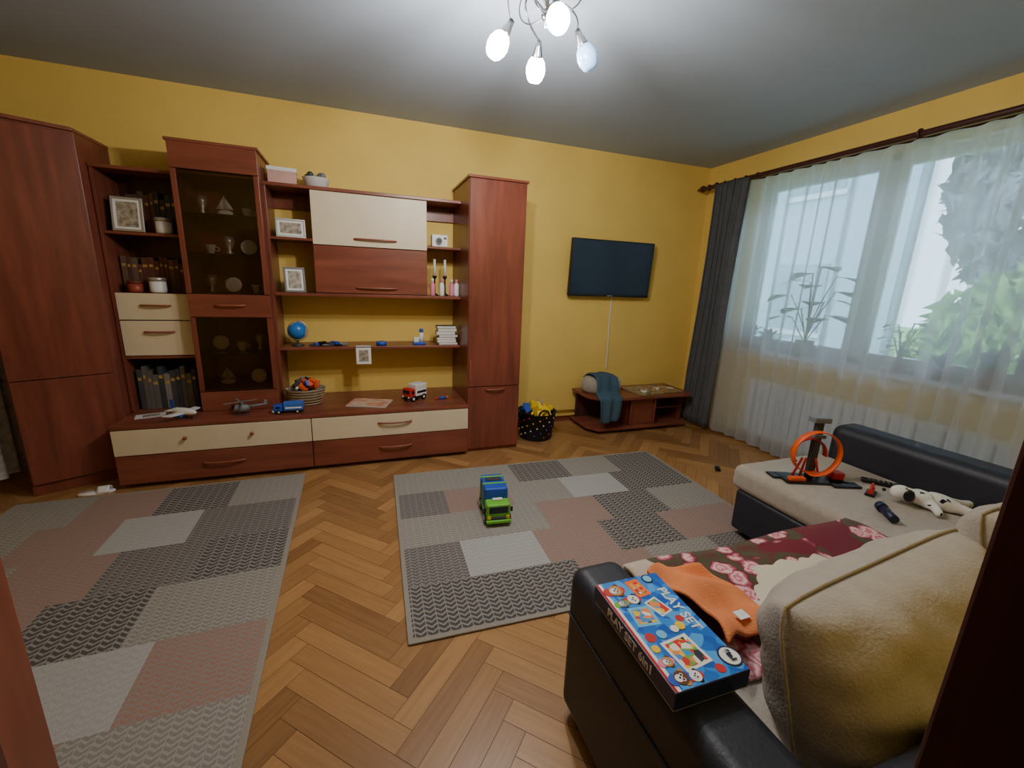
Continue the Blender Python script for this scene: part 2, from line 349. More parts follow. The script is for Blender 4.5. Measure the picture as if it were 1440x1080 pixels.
for i,(x,z,k) in enumerate([(-.96,1.752,0),(-.83,1.752,2),(-.70,1.752,3),(-.71,1.502,1),(-.94,1.502,3),(-.83,1.502,0),(-.83,1.242,1),(-.96,1.242,0),(-.69,1.242,3),(-.70,.832,0),(-.82,.832,3),(-.95,.832,1),(-.93,.577,2),(-.73,.577,1)]):
    g=G(['crystal_vase','porcelain_plate','model_sailing_ship','ornament_cup'][k],(x,3.56,z))
    if k==0:lathe(g,'body',[(.02,0),(.025,.01),(.012,.03),(.035,.08),(.03,.12)],M['silver'])
    elif k==1:
        lathe(g,'dish',[(.0,0),(.035,.004),(.052,.014),(.050,.018),(.03,.008),(0,.006)],porc,(0,.02,.054),(math.radians(78),0,0));B(g,'stand',-.025,.025,0,.04,0,.008,M['wooddk'])
    elif k==2:
        ball(g,'hull',(0,0,.022),.020,porc,(2.4,.8,1));cyl(g,'mast',(0,0,.03),(0,0,.13),.003,porc)
        for s in(-1,1):surf(g,'sail',2,2,lambda u,v,s=s:Vector((s*(.006+.045*u*(1-v)),0.004*math.sin(3*u),.045+.075*v)),porc,.002)
    else:lathe(g,'cup',[(.018,0),(.02,.005),(.03,.05),(.032,.06)],porc);torus(g,'ear',(.035,0,.033),.014,.003,porc,(math.pi/2,0,0))
g=G('cardboard_box',(-.47,3.62,1.991),.1);B(g,'box',-.09,.09,-.06,.06,0,.10,col('pink_box',(206,160,150)));B(g,'lid',-.094,.094,-.064,.064,.09,.115,M['white'])
g=G('craft_bin',(-.25,3.6,1.991));lathe(g,'tub',[(.06,0),(.075,.07),(.078,.072),(.072,.072),(.058,.008)],M['white'],close=True,sc=(1.2,1,1))
for i in range(9):ball(g,'ball_%d'%i,(random.uniform(-.06,.06),random.uniform(-.03,.03),.07+.02*random.random()),.022,[dkgrey,grey,M['silver']][i%3])
g=G('instant_camera',(.63,3.54,1.639));B(g,'body',-.065,.065,-.03,.03,0,.095,M['white'],.01,3);cyl(g,'lens',(-.01,-.045,.045),(-.01,-.02,.045),.026,grey);cyl(g,'glass',(-.01,-.047,.045),(-.01,-.044,.045),.018,M['blk']);B(g,'finder',.03,.05,-.033,-.028,.06,.075,M['blk'])
for x in(.60,.685):
    g=G('candlestick',(x,3.60,1.258));lathe(g,'base',[(.03,0),(.03,.006),(.008,.02),(.006,.13),(.018,.15),(.018,.16)],M['blk']);cyl(g,'candle',(0,0,.16),(0,0,.29),.010,M['white'])
for x,m in((.57,pink),(.725,pink),(.765,M['white']),(.645,M['white'])):
    g=G('bottle',(x,3.52,1.258));lathe(g,'body',[(.018,0),(.02,.01),(.02,.09),(.009,.11)],m);cyl(g,'cap',(0,0,.11),(0,0,.135),.011,M['white'] if m is pink else pink)
def globemat():
    m=mat('globe_map',(40,120,200),.3,scale=11,c2=(60,130,90));r=[n for n in m.node_tree.nodes if n.type=='VALTORGB'][0];r.color_ramp.elements[0].position=.52;r.color_ramp.elements[1].position=.55;r.color_ramp.elements[1].color=(*lin((214,190,110)),1);return m
g=G('globe',(-.45,3.58,.856));lathe(g,'base',[(.045,0),(.045,.008),(.01,.016),(.007,.04)],dkgrey);ball(g,'sphere',(0,0,.115),.068,globemat(),seg=28)
torus(g,'meridian',(0,0,.115),.075,.004,M['silver'],(math.pi/2,0,0),-math.pi/2-.4,math.pi/2-.1,24)
g=G('stationery_pile',(-.25,3.56,.856))
for i in range(8):B(g,'item_%d'%i,-.12+.03*i,-.06+.03*i,-.03+.01*(i%3),.02,.0+.004*(i%2),.012+.01*(i%3),[dkgrey,blue,M['blk'],grey][i%4],.002,rot=(0,0,.5*i))
g=G('paper_note',(.02,3.465,.72));B(g,'sheet',-.055,.055,-.001,.001,0,.13,M['white'],0);B(g,'print',-.035,.035,-.002,-.001,.02,.11,M['photo'],0);B(g,'fold',-.055,.055,-.001,.06,.137,.1385,M['white'],0)
g=G('adhesive_tape',(.16,3.55,.856));lathe(g,'roll',[(.028,0),(.04,0),(.04,.03),(.028,.03),(.028,0)],blue,close=True);lathe(g,'core',[(.022,0),(.028,0),(.028,.03),(.022,.03)],M['white'],close=True)
g=G('figurine',(.46,3.56,.856));B(g,'base',-.05,.05,-.03,.03,0,.02,blue,.004);B(g,'block',-.045,.0,-.02,.02,.02,.06,M['white'],.006);lathe(g,'body',[(.02,.02),(.022,.07),(.012,.10)],M['white'],(.02,0,0));ball(g,'head',(.02,0,.115),.018,blue)
bx=[];z=0
for i in range(7):
    h=random.uniform(.018,.028);o=random.uniform(-.015,.015);bx+= [(-.08+o,.08+o,-.05,.05,z,z+.002,i%3),(-.077+o,.077+o,-.052,.05,z+.002,z+h-.002,3),(-.08+o,.08+o,-.05,.05,z+h-.002,z+h,i%3)];z+=h
g=G('stacked_books',(.685,3.57,.856));multi(g,'stack',bx,[dkgrey,col('cover_cream',(210,190,150)),navy,M['white']])
def wheels(g,xs,ys,r,w,m=None):
    k=0
    for x in xs:
        for y in ys:
            k+=1;cyl(g,'wheel_%d'%k,(x,y-w/2,r),(x,y+w/2,r),r,m or M['blk'],20);cyl(g,'hub_%d'%k,(x,y-w/2-.001,r),(x,y+w/2+.001,r),r*.45,M['white'],12)
bz=.426
g=G('toy_airplane',(-1.13,3.26,bz+.03),-.5)
ball(g,'fuselage',(0,0,.015),.026,M['white'],(3.8,1,1));
prism(g,'wing',[(-.035,-.12),(.02,-.11),(.04,0),(.02,.11),(-.035,.12),(-.018,0)],.008,.014,M['white'],.001)
prism(g,'tailplane',[(-.095,-.045),(-.07,-.045),(-.055,0),(-.07,.045),(-.095,.045)],.02,.024,M['white'],.001)
B(g,'fin',-.095,-.065,-.002,.002,.02,.09,blue,.001);
for s in(-1,1):cyl(g,'engine_%d'%s,(.0,.045*s,0),(.03,.045*s,0),.01,blue);cyl(g,'gear_%d'%s,(0,.02*s,-.03),(0,.02*s,.005),.004,dkgrey)
cyl(g,'gear_n',(.06,0,-.03),(.06,0,.005),.004,dkgrey)
g=G('paper_sheet',(-1.35,3.36,bz),.3);B(g,'sheet',-.08,.08,-.05,.05,0,.002,M['white'],0);B(g,'drawing',-.04,.05,-.03,.03,.002,.0025,M['photo'],0)
g=G('toy_helicopter',(-.78,3.27,bz),.15)
ball(g,'body',(-.02,0,.045),.03,grey,(1.9,.9,.95));ball(g,'cockpit',(-.055,0,.048),.022,M['blk'],(1,.9,.9));cyl(g,'boom',(.02,0,.05),(.13,0,.06),.012,grey,r2=.005)
B(g,'fin',.12,.14,-.002,.002,.055,.09,grey,.001);cyl(g,'mast',(-.02,0,.07),(-.02,0,.09),.004,dkgrey)
for a in(.3,.3+math.pi/2):B(g,'blade_%.1f'%a,-.12,.08,-.007,.007,.088,.091,grey,.001,rot=(0,0,a))
for s in(-1,1):
    tube(g,'skid_%d'%s,[(-.07,.025*s,.012),(-.06,.025*s,.004),(.03,.025*s,.004)],.003,dkgrey);cyl(g,'strut_%d'%s,(-.03,.02*s,.004),(-.03,.012*s,.03),.003,dkgrey)
def truck(name,loc,rz,L,Wd,Hh,cab,body,trim):
    g=G(name,loc,rz);r=Hh*.18
    B(g,'chassis',-L/2,L/2,-Wd*.4,Wd*.4,r*.8,r*1.5,M['blk'],.002)
    B(g,'cab',L*.2,L*.5,-Wd/2,Wd/2,r*1.2,Hh*.78,cab,Hh*.07,3);B(g,'windshield',L*.47,L*.506,-Wd*.4,Wd*.4,Hh*.46,Hh*.7,M['blk'],.003)
    B(g,'window_side',L*.27,L*.42,-Wd*.505,Wd*.505,Hh*.46,Hh*.68,M['blk'],.002)
    B(g,'bumper',L*.47,L*.53,-Wd*.5,Wd*.5,r*.8,Hh*.3,trim,.004)
    B(g,'cargo',-L*.5,L*.16,-Wd/2,Wd/2,r*1.5,Hh,body,Hh*.06,3);B(g,'cargo_band',-L*.45,L*.1,-Wd*.51,Wd*.51,Hh*.45,Hh*.6,trim,.002)
    for s in(-1,1):ball(g,'lamp_%d'%s,(L*.53,s*Wd*.35,Hh*.28),Hh*.05,M['white'])
    wheels(g,(-L*.3,L*.32),(-Wd*.45,Wd*.45),r,Wd*.14);return g
truck('toy_truck',(-.50,3.24,bz),math.pi,.19,.06,.08,blue,col('toy_blue_lt',(60,110,200)),M['white'])
g=G('wicker_toy_basket',(-.41,3.46,bz));wk=mat('wicker',(160,142,116),.8,scale=60,var=.4)
lathe(g,'basket',[(.095,0),(.125,.12),(.13,.125),(.12,.12),(.09,.01)],wk,sc=(1.1,.85,1),close=True)
for i in range(6):torus(g,'weave_%d'%i,(0,0,.01+.021*i),.098+.0055*i,.004,wk,n=30).scale=(1.1,.85,1)
for i in range(26):
    a=random.random()*6.28;r=random.random()*.09
    B(g,'toy_%d'%i,r*math.cos(a)-.025,r*math.cos(a)+.025,r*.7*math.sin(a)-.015,r*.7*math.sin(a)+.015,.10+.03*random.random(),.14+.07*random.random(),[orange,blue,M['blk'],grey,M['white'],dkgrey,orange][i%7],.006,rot=(random.random(),random.random(),a))
g=G('magazine',(.05,3.36,bz),-.35);B(g,'pages',-.15,.15,-.10,.10,0,.008,M['white'],0);B(g,'cover',-.151,.151,-.101,.101,.008,.0092,mat('magazine_cover',(226,214,190),.3,scale=14,c2=(200,110,80)),0)
truck('toy_fire_bus',(.40,3.40,bz),math.pi*1.2,.18,.095,.135,red,M['white'],M['blk'])
g=G('toy_figure',(.62,3.36,bz));cyl(g,'body',(-.03,0,.012),(.03,.01,.012),.011,blue);ball(g,'head',(.042,.012,.013),.013,orange);cyl(g,'arm',(0,0,.012),(.015,.04,.01),.006,blue);cyl(g,'leg',(-.03,0,.012),(-.065,-.02,.01),.007,red)
# ---------------------------------------------------------------- TV
tv=G('television',(2.345,3.71,1.55));tv.rotation_euler=(math.radians(3),0,0)
B(tv,'bezel',-.455,.455,-.02,.02,-.265,.265,M['blk'],.006);B(tv,'panel',-.445,.445,-.0225,-.018,-.243,.255,M['screen'],0);B(tv,'logo',-.03,.03,-.0235,-.02,-.258,-.25,M['silver'],0)
B(tv,'rear',-.25,.25,.02,.05,-.15,.12,M['blk'],.008);B(tv,'wall_bracket',-.1,.1,.03,.066,-.1,.1,M['blk'])
tc=G('tv_cable');tube(tc,'cable',bez([(2.42,3.775,1.30),(2.41,3.78,1.0),(2.43,3.78,.8),(2.42,3.77,.55)]),.006,M['white'])
tt=G('tv_table')
prism(tt,'top',[(2.02,3.74),(2.02,3.42),(2.12,3.27),(3.12,3.27),(3.17,3.34),(3.17,3.74)],.335,.36,WH)
prism(tt,'base',[(2.02,3.74),(2.02,3.42),(2.10,3.29),(3.10,3.29),(3.15,3.36),(3.15,3.74)],.035,.06,WH)
B(tt,'plinth',2.08,3.1,3.4,3.7,0,.035,M['wooddk'])
B(tt,'divider_a',2.45,2.47,3.31,3.72,.06,.335,W);B(tt,'divider_b',2.72,2.74,3.31,3.72,.06,.335,W);B(tt,'divider_front',2.45,2.74,3.33,3.35,.06,.335,WH)
B(tt,'back',2.06,3.14,3.71,3.725,.06,.335,M['wooddk']);B(tt,'right',3.12,3.14,3.4,3.72,.06,.335,W)
B(tt,'mid_shelf',2.74,3.12,3.4,3.71,.19,.205,WH)
g=G('upholstered_pouf',(2.24,3.55,.362))
lathe(g,'body',[(.0,0),(.15,0),(.18,.03),(.18,.11),(.15,.15),(.06,.165),(0,.167)],M['fab'],sc=(1.15,.85,1))
cl=G('draped_cloth')
def fcl(u,v):
    path=[(3.66,.50),(3.60,.55),(3.50,.562),(3.42,.54),(3.375,.47),(3.355,.40),(3.30,.376),(3.245,.36),(3.235,.30),(3.23,.22),(3.235,.13)]
    k=v*(len(path)-1);i=min(len(path)-2,int(k));f=k-i
    y=path[i][0]*(1-f)+path[i+1][0]*f;z=path[i][1]*(1-f)+path[i+1][1]*f
    wd=.20+.05*math.sin(3*v);x=2.09-.03*v+wd*u+.015*math.sin(7*v)
    return Vector((x,y-.010*math.sin(u*14+v*3)*(.3+v),z+.006*math.sin(u*11)*(1-v)-.03*abs(u-.5)*(1-v)+.03*u*v*v))
surf(cl,'cloth',24,30,fcl,teal,.010,1)
g=G('puzzle_board',(2.80,3.49,.361),.1);pz=mat('puzzle_print',(96,110,80),.5,scale=22,c2=(200,160,110));B(g,'board',-.27,.27,-.16,.16,0,.012,pz)
for i in range(22):
    x=random.uniform(-.25,.18);y=random.uniform(-.14,.10);B(g,'piece_%d'%i,x,x+.06,y,y+.045,.0125,.02+.014*random.random(),[wk,pz,M['creamsh'],col('puzzle_tan',(180,140,90))][i%4],.002,rot=(0,0,i))
M['dots']=mat('dotted_basket',(30,30,38),.8);
g=G('toy_basket',(1.50,3.42,0))
lathe(g,'basket',[(.0,.0),(.14,0),(.15,.01),(.175,.25),(.185,.255),(.17,.25),(.14,.02)],M['dots'],close=True)
for i in range(60):
    a=i*2.4;z=.03+.21*(i/60);r=.152+.022*z/.25
    ball(g,'dot_%d'%i,(r*math.cos(a),r*math.sin(a),z),.007,[M['white'],yel,red,blue][i%4],seg=8)
torus(g,'handle',(0,-.17,.25),.05,.008,M['blk'],(math.pi/2,0,0),0,math.pi)
for i in range(34):
    a=random.random()*6.28;r=random.random()*.13
    x=r*math.cos(a);y=r*math.sin(a);s=random.uniform(.02,.045)
    B(g,'brick_%d'%i,x-s,x+s,y-s*.7,y+s*.7,.2+.07*random.random(),.25+.08*random.random(),[yel,yel,yel,blue,yel,yel,yel][i%7],.004,rot=(random.random(),random.random(),a))
# ---------------------------------------------------------------- window
wn=G('window_1')
fx0,fx1=3.62,3.69;F=M['frame']
B(wn,'sill',3.40,3.78,WY0-.0,WY1+.0,WZ0-.03,WZ0,F,.006)
def fr(y0,y1,z0,z1,w,x0=fx0,x1=fx1,k=''):
    B(wn,'rail_b'+k,x0,x1,y0,y1,z0,z0+w,F,.004);B(wn,'rail_t'+k,x0,x1,y0,y1,z1-w,z1,F,.004);B(wn,'stile_a'+k,x0,x1,y0,y0+w,z0+w,z1-w,F,.004);B(wn,'stile_b'+k,x0,x1,y1-w,y1,z0+w,z1-w,F,.004)
fr(WY0,WY1,WZ0,WZ1,.05)
for y in(1.22,2.18):B(wn,'mullion_%.1f'%y,fx0,fx1,y-.035,y+.035,WZ0,WZ1,F,.004)
for a,b,k in((WY0+.05,1.2,'c'),(1.24,2.15,'b'),(2.21,WY1-.05,'a')):
    fr(a,b,WZ0+.04,WZ1-.04,.055,fx0-.02,fx1-.02,k);B(wn,'pane'+k,3.645,3.65,a+.05,b-.05,WZ0+.09,WZ1-.09,M['glass'],0)
rd=G('radiator')
for i in range(24):
    y=1.05+i*.075;B(rd,'fin_%d'%i,XR-.105,XR-.04,y,y+.06,.12,.62,M['white'],.012,3)
B(rd,'header_top',XR-.09,XR-.055,1.04,2.84,.58,.61,M['white'],.008);B(rd,'header_low',XR-.09,XR-.055,1.04,2.84,.13,.16,M['white'],.008)
for y in(1.2,2.7):B(rd,'foot_%.1f'%y,XR-.09,XR-.05,y,y+.03,0,.13,M['white'])
cr=G('curtain_rod')
tube(cr,'rod',[(3.32,3.60,2.37),(3.32,.15,2.37)],.019,M['rod'],5);tube(cr,'rod_inner',[(3.40,3.55,2.36),(3.40,.15,2.36)],.010,M['rod'],5)
lathe(cr,'finial',[(.02,0),(.03,.01),(.02,.03),(.014,.05),(.03,.08),(.034,.1),(.024,.125),(.01,.15),(.013,.16),(0,.17)],M['rod'],(3.32,3.60,2.37),(-math.pi/2,0,0))
for y in(3.52,1.9,.3):
    B(cr,'bracket_%.1f'%y,3.31,XR-.001,y-.012,y+.012,2.335,2.355,M['rod'],.004)
    torus(cr,'cup_%.1f'%y,(3.32,y,2.37),.025,.008,M['rod'],(math.pi/2,0,0))
for y in(3.42,3.3,3.18,3.06):torus(cr,'ring_%.2f'%y,(3.32,y,2.365),.028,.004,M['rod'],(math.pi/2,0,0),n=18)
sc=G('sheer_curtain')
def fs(u,v):
    y=3.20-3.07*u;z=2.335-2.31*v
    a=.027*(.65+.35*v)
    ph=y*46+1.5*math.sin(y*5)+.9*math.sin(y*13)
    return Vector((3.310+a*math.sin(ph)+.010*math.sin(y*9+v*2)*v,y+.008*math.sin(ph*2)*v,z))
surf(sc,'voile',600,14,fs,M['sheer'])
gd=G('drape_curtain')
def fd(u,v):
    wd=.36-.05*math.sin(math.pi*min(1,v*1.3));yc=3.24+.06*v
    y=yc-wd/2+wd*u
    ph=u*2*math.pi*5+.5*math.sin(v*3)
    return Vector((3.225+.035*math.sin(ph)+.008*math.sin(5*v+9*u),y+.012*math.sin(2*ph),2.35-2.31*v))
surf(gd,'panel',110,30,fd,M['drape'],.004)
leaf=mat('leaf_green',(40,76,36),.5,c2=(80,116,56),scale=15);pot=col('terracotta_pot',(150,90,60),.8);potw=col('white_pot',(215,215,210),.5)
def leafmesh(g,name,base,dirv,L,w,droop=.3):
    d=Vector(dirv).normalized();up=Vector((0,0,1));s=d.cross(up)
    if s.length<.1:s=Vector((1,0,0))
    s.normalize();b=Vector(base)
    surf(g,name,6,2,lambda u,v:b+d*L*u+s*(v-.5)*w*math.sin(math.pi*min(1,u*.92+.06))+up*(-droop*L*u*u+.02*abs(v-.5)*w),leaf,.001)
def plant(name,x,y,z,kind,s=1,pm=pot):
    g=G(name,(x,y,z));lathe(g,'pot',[(.04*s,0),(.055*s,.1*s),(.06*s,.105*s),(.052*s,.1*s),(.05*s,.085*s),(0,.085*s)],pm)
    if kind=='spiky':
        for i in range(22):
            a=i*2.4;e=.5+.9*random.random();leafmesh(g,'leaf_%d'%i,(0,0,.09*s),(math.cos(a)*math.cos(e)*.5,math.sin(a)*math.cos(e),math.sin(e)),.22*s,.04*s,.4)
    else:
        for i in range(13):
            a=i*2.4;h=(.12+.38*i/13)*s;r=.08*s*random.random();t0=Vector((r*math.cos(a)*.5,r*math.sin(a)*2.2,h+.1*s))
            tube(g,'stem_%d'%i,bez([(0,0,.08*s),(0,0,h*.6),t0],8),.004,leaf);leafmesh(g,'leaf_%d'%i,t0,(math.cos(a)*.25,math.sin(a),.2),.17*s,.14*s,.5)
plant('potted_succulent',3.51,3.04,.871,'spiky',1.0);plant('potted_monstera',3.51,2.50,.871,'b',1.25,potw);plant('potted_succulent',3.51,2.84,.871,'spiky',.9,potw)
plant('potted_plant',3.51,1.82,.871,'b',.6);plant('potted_plant',3.51,1.35,.871,'spiky',1.1);plant('potted_plant',3.51,1.08,.871,'b',.7,potw);plant('potted_plant',3.51,1.58,.871,'spiky',.8)
gm=mat('lawn',(112,156,84),.95,scale=3,c2=(150,190,110))
B(None,'ground_lawn',3.85,40,-25,28,-.9,-.8,gm,0)
nb=G('neighbour_building')
B(nb,'facade',9,9.3,5.0,18,-.8,7,mat('pale_render',(180,202,216),.9),0)
for y in(6.2,8.6,11):
    for z in(.6,3.4):B(nb,'window_%d_%d'%(y,z),8.96,9.02,y,y+1.1,z,z+1.4,col('far_window',(150,170,185),.2));B(nb,'surround_%d_%d'%(y,z),8.94,8.99,y-.08,y+1.18,z-.1,z,M['frame'])
def foliage(name,c,sx,sy,sz,n,rr,m):
    # leafy crown: many leaf-sized quads scattered over overlapping lobes, one mesh
    g=G(name);bm=bmesh.new()
    for i in range(n):
        u=random.uniform(-1,1);th=random.uniform(0,2*math.pi);rd_=random.uniform(.55,1)**.5
        s=math.sqrt(1-u*u)
        p=Vector((c[0]+sx*s*math.cos(th)*rd_,c[1]+sy*s*math.sin(th)*rd_,c[2]+sz*u*rd_))
        R=Euler((random.uniform(0,3.1),random.uniform(0,3.1),random.uniform(0,3.1))).to_matrix();k=rr*random.uniform(.6,1.3)
        bm.faces.new([bm.verts.new(p+R@Vector(q)*k) for q in((-1,0,0),(-.2,-.5,.1),(1,0,0),(-.2,.5,.1))])
    me=bpy.data.meshes.new('leaves');bm.to_mesh(me);bm.free();me.materials.append(m);link(bpy.data.objects.new('leaves',me),g)
    cyl(g,'trunk',(c[0],c[1],-.85),(c[0],c[1],c[2]),.12,M['rod'])
    for i in range(4):
        a=i*1.6;tube(g,'branch_%d'%i,bez([(c[0],c[1],c[2]-sz*.6),(c[0]+.2*math.cos(a),c[1]+.3*math.sin(a),c[2]),(c[0]+sx*.6*math.cos(a),c[1]+sy*.6*math.sin(a),c[2]+sz*.5)],8),.04,M['rod'])
pf=mat('plum_foliage',(84,84,96),.9,scale=2,c2=(146,150,156));sf=mat('shrub_foliage',(76,124,56),.9,scale=2,c2=(150,190,104))
foliage('plum_tree',(10.2,2.2,3.2),1.2,3.0,2.3,6500,.20,pf);foliage('plum_tree',(10.2,-4.2,3.2),1.2,3.2,2.3,5000,.20,pf)
foliage('shrub',(7.6,2.3,.55),.7,1.6,1.35,3800,.14,sf);foliage('shrub',(7.6,-1.1,.55),.7,1.7,1.35,3800,.14,sf);foliage('shrub',(7.6,-4.7,.55),.7,1.8,1.35,3000,.14,sf)
# ---------------------------------------------------------------- rugs
def rugmat(name,base,line,k=1.0,soft=0,duty=.58):
    m=bpy.data.materials.new(name);m.use_nodes=True;n=m.node_tree.nodes;l=m.node_tree.links;b=n['Principled BSDF']
    b.inputs['Roughness'].default_value=.98;b.inputs['Specular IOR Level'].default_value=.1
    tc=n.new('ShaderNodeTexCoord');sx=n.new('ShaderNodeSeparateXYZ');l.new(tc.outputs['Object'],sx.inputs[0])
    def mt(op,a,bv=None,**kw):
        q=n.new('ShaderNodeMath');q.operation=op
        for i,z in enumerate((a,bv)):
            if z is None:continue
            if isinstance(z,(int,float)):q.inputs[i].default_value=z
            else:l.new(z,q.inputs[i])
        return q.outputs[0]
    tri=mt('PINGPONG',sx.outputs['X'],.026*k)
    t=mt('ADD',sx.outputs['Y'],mt('MULTIPLY',tri,.75))
    fr_=mt('FRACT',mt('DIVIDE',t,.030*k))
    l1=mt('GREATER_THAN',fr_,duty)
    nz=n.new('ShaderNodeTexNoise');nz.inputs['Scale'].default_value=260;nz.inputs['Detail'].default_value=2;l.new(tc.outputs['Object'],nz.inputs['Vector'])
    edge=mt('LESS_THAN',mt('PINGPONG',mt('ADD',sx.outputs['X'],0.0),.026*k),.0022*k)
    msk=mt('MAXIMUM',l1,edge)
    mx=n.new('ShaderNodeMix');mx.data_type='RGBA';mx.inputs[6].default_value=(*lin(base),1);mx.inputs[7].default_value=(*lin(line),1);l.new(msk,mx.inputs[0])
    m3=n.new('ShaderNodeMix');m3.data_type='RGBA';m3.blend_type='MULTIPLY';m3.inputs[0].default_value=.3;l.new(mx.outputs[2],m3.inputs[6])
    r=n.new('ShaderNodeValToRGB');r.color_ramp.elements[0].position=.25;r.color_ramp.elements[0].color=(.45,.45,.45,1);r.color_ramp.elements[1].position=.6;l.new(nz.outputs['Fac'],r.inputs[0]);l.new(r.outputs[0],m3.inputs[7])
    l.new(m3.outputs[2],b.inputs['Base Color'])
    bp=n.new('ShaderNodeBump');bp.inputs['Strength'].default_value=.4;bp.inputs['Distance'].default_value=.004;l.new(nz.outputs['Fac'],bp.inputs['Height']);l.new(bp.outputs[0],b.inputs['Normal'])
    return m
RM={'D':rugmat('rug_charcoal',(90,84,83),(150,145,138),.9,duty=.62),'G':rugmat('rug_grey',(106,100,98),(146,140,134),.75),'P':rugmat('rug_blush',(164,128,115),(152,142,134),.75,duty=.6),
    'W':rugmat('rug_ivory',(178,176,173),(172,170,167)),'L':rugmat('rug_taupe',(144,138,131),(166,160,151),.75),'B':rugmat('rug_binding',(158,150,138),(158,150,138))}
keys=list(RM)
def rug(name,loc,rz,w,h,rows):
    g=G(name,loc,rz);bm=bmesh.new();b=.022
    def q(x0,y0,x1,y1,k,z=.011):
        f=bm.faces.new([bm.verts.new(p) for p in((x0,y0,z),(x1,y0,z),(x1,y1,z),(x0,y1,z))]);f.material_index=keys.index(k)
    nr=len(rows);X=w-2*b;Y=h-2*b
    for i,row in enumerate(rows):
        nc=len(row);y1=h/2-b-Y*i/nr;y0=y1-Y/nr
        off=(.30 if i%2 else 0)*X/nc
        xs=[-X/2]+[min(X/2,-X/2+X/nc*(c+1)-off) for c in range(nc-1)]+[X/2]
        for c in range(nc):q(xs[c],y0,xs[c+1],y1,row[c])
    me=bpy.data.meshes.new('pile');bm.to_mesh(me);bm.free()
    for k in keys:me.materials.append(RM[k])
    link(bpy.data.objects.new('pile',me),g)
    B(g,'binding',-w/2,w/2,-h/2,h/2,0.001,.0105,RM['B'],.003)
rug('patchwork_rug',(1.21,2.11,0),math.radians(-2.2),2.12,1.52,['LLDLD','GPLWD','LLPDL','GWPDP','DDPLG'])
rug('patchwork_rug',(-1.16,2.03,0),math.radians(1),1.54,2.12,['LPDL','LPWG','LPGD','PPDL','LGWP','WDPL'])
# ---------------------------------------------------------------- toy truck on rug
g=G('toy_garbage_truck',(.72,2.20,.0125),math.radians(-97))
B(g,'chassis',-.13,.13,-.06,.06,.025,.05,M['blk'],.004)
B(g,'cab',.05,.13,-.07,.07,.035,.135,green,.012,3);B(g,'windshield',.122,.134,-.055,.055,.080,.122,M['blk'],.004);B(g,'grille',.128,.137,-.04,.04,.04,.06,dkgrey,.002)
B(g,'bumper',.125,.145,-.072,.072,.022,.042,green,.005)
for s in(-1,1):cyl(g,'headlamp_%d'%s,(.13,.055*s,.058),(.139,.055*s,.058),.010,yel);B(g,'mirror_%d'%s,.11,.118,.072*s,.086*s,.08,.11,M['blk'],.002)
B(g,'hopper',-.15,.05,-.07,.07,.06,.195,blue,.012,3);B(g,'hopper_rib',-.12,-.105,-.073,.073,.055,.198,green,.003);B(g,'hopper_rib2',-.03,-.015,-.073,.073,.055,.198,green,.003)
B(g,'roof_beacon',.07,.09,-.03,.03,.135,.15,M['white'],.004);B(g,'roof_panel',-.09,-.05,-.05,.05,.195,.202,dkgrey,.002);B(g,'side_skirt',-.14,.05,-.074,.074,.045,.062,green,.003)
wheels(g,(-.09,.085),(-.062,.062),.032,.03)
g=G('toy_car',(2.62,2.36,0),.9);B(g,'body',-.035,.035,-.018,.018,.006,.022,M['blk'],.006);B(g,'cabin',-.015,.018,-.014,.014,.02,.033,dkgrey,.006);wheels(g,(-.02,.02),(-.017,.017),.008,.006)
g=G('slipper',(-1.60,3.14,0),.1)
lathe(g,'sole',[(0,0),(.038,0),(.040,.008),(.038,.016),(0,.017)],M['white'],sc=(2.3,.9,1));surf(g,'strap',10,4,lambda u,v:Vector((.01+.06*v,-.034+.068*u,.012+.032*math.sin(math.pi*u))),M['white'],.005)
g=G('patterned_curtain');surf(g,'cloth',80,10,lambda u,v:Vector((-2.10+.025*math.sin(u*46),2.95+.75*u,2.3-2.2*v)),mat('lace_grey',(170,170,170),.9,scale=22,c2=(235,232,226)))
tube(g,'rail',[(-2.12,2.9,2.32),(-2.12,3.72,2.32)],.01,M['metal'])
# ---------------------------------------------------------------- sofa
so=G('corner_sofa');K=M['black'];FB=M['fab']
B(so,'base_main',.76,1.98,.25,1.0,.05,.29,K,.02,3);B(so,'base_chaise',1.98,2.68,.25,1.64,.05,.29,K,.02,3)
B(so,'seat_main',.75,1.965,.3,1.04,.285,.43,FB,.045,4);B(so,'seat_chaise',1.97,2.67,.3,1.68,.285,.43,FB,.045,4)
B(so,'back_main',.57,2.86,.13,.31,.04,.62,K,.05,4);B(so,'back_side',2.66,2.86,.2,1.64,.04,.63,K,.06,5)
B(so,'arm',.57,.745,.14,1.0,.04,.55,K,.045,5)
tube(so,'arm_seam',[(.568,.16,.40),(.568,.97,.40)],.003,K)
for x in(.62,1.2,2.05,2.75):
    for y in(.2,.92):cyl(so,'foot_%.1f_%.1f'%(x,y),(x,y,0),(x,y,.05),.022,M['blk'])
for x in(2.05,2.6):cyl(so,'foot_c%.1f'%x,(x,1.58,.012),(x,1.58,.05),.022,M['blk'])
c1=G('beige_cushion');pillow(c1,'case',.72,.40,.30,M['pillow'],(1.135,.475,.60),(math.radians(76),math.radians(-4),math.radians(3)))
c2=G('beige_cushion');pillow(c2,'case',.60,.42,.24,M['pillow'],(1.79,.46,.65),(math.radians(74),0,math.radians(-3)))
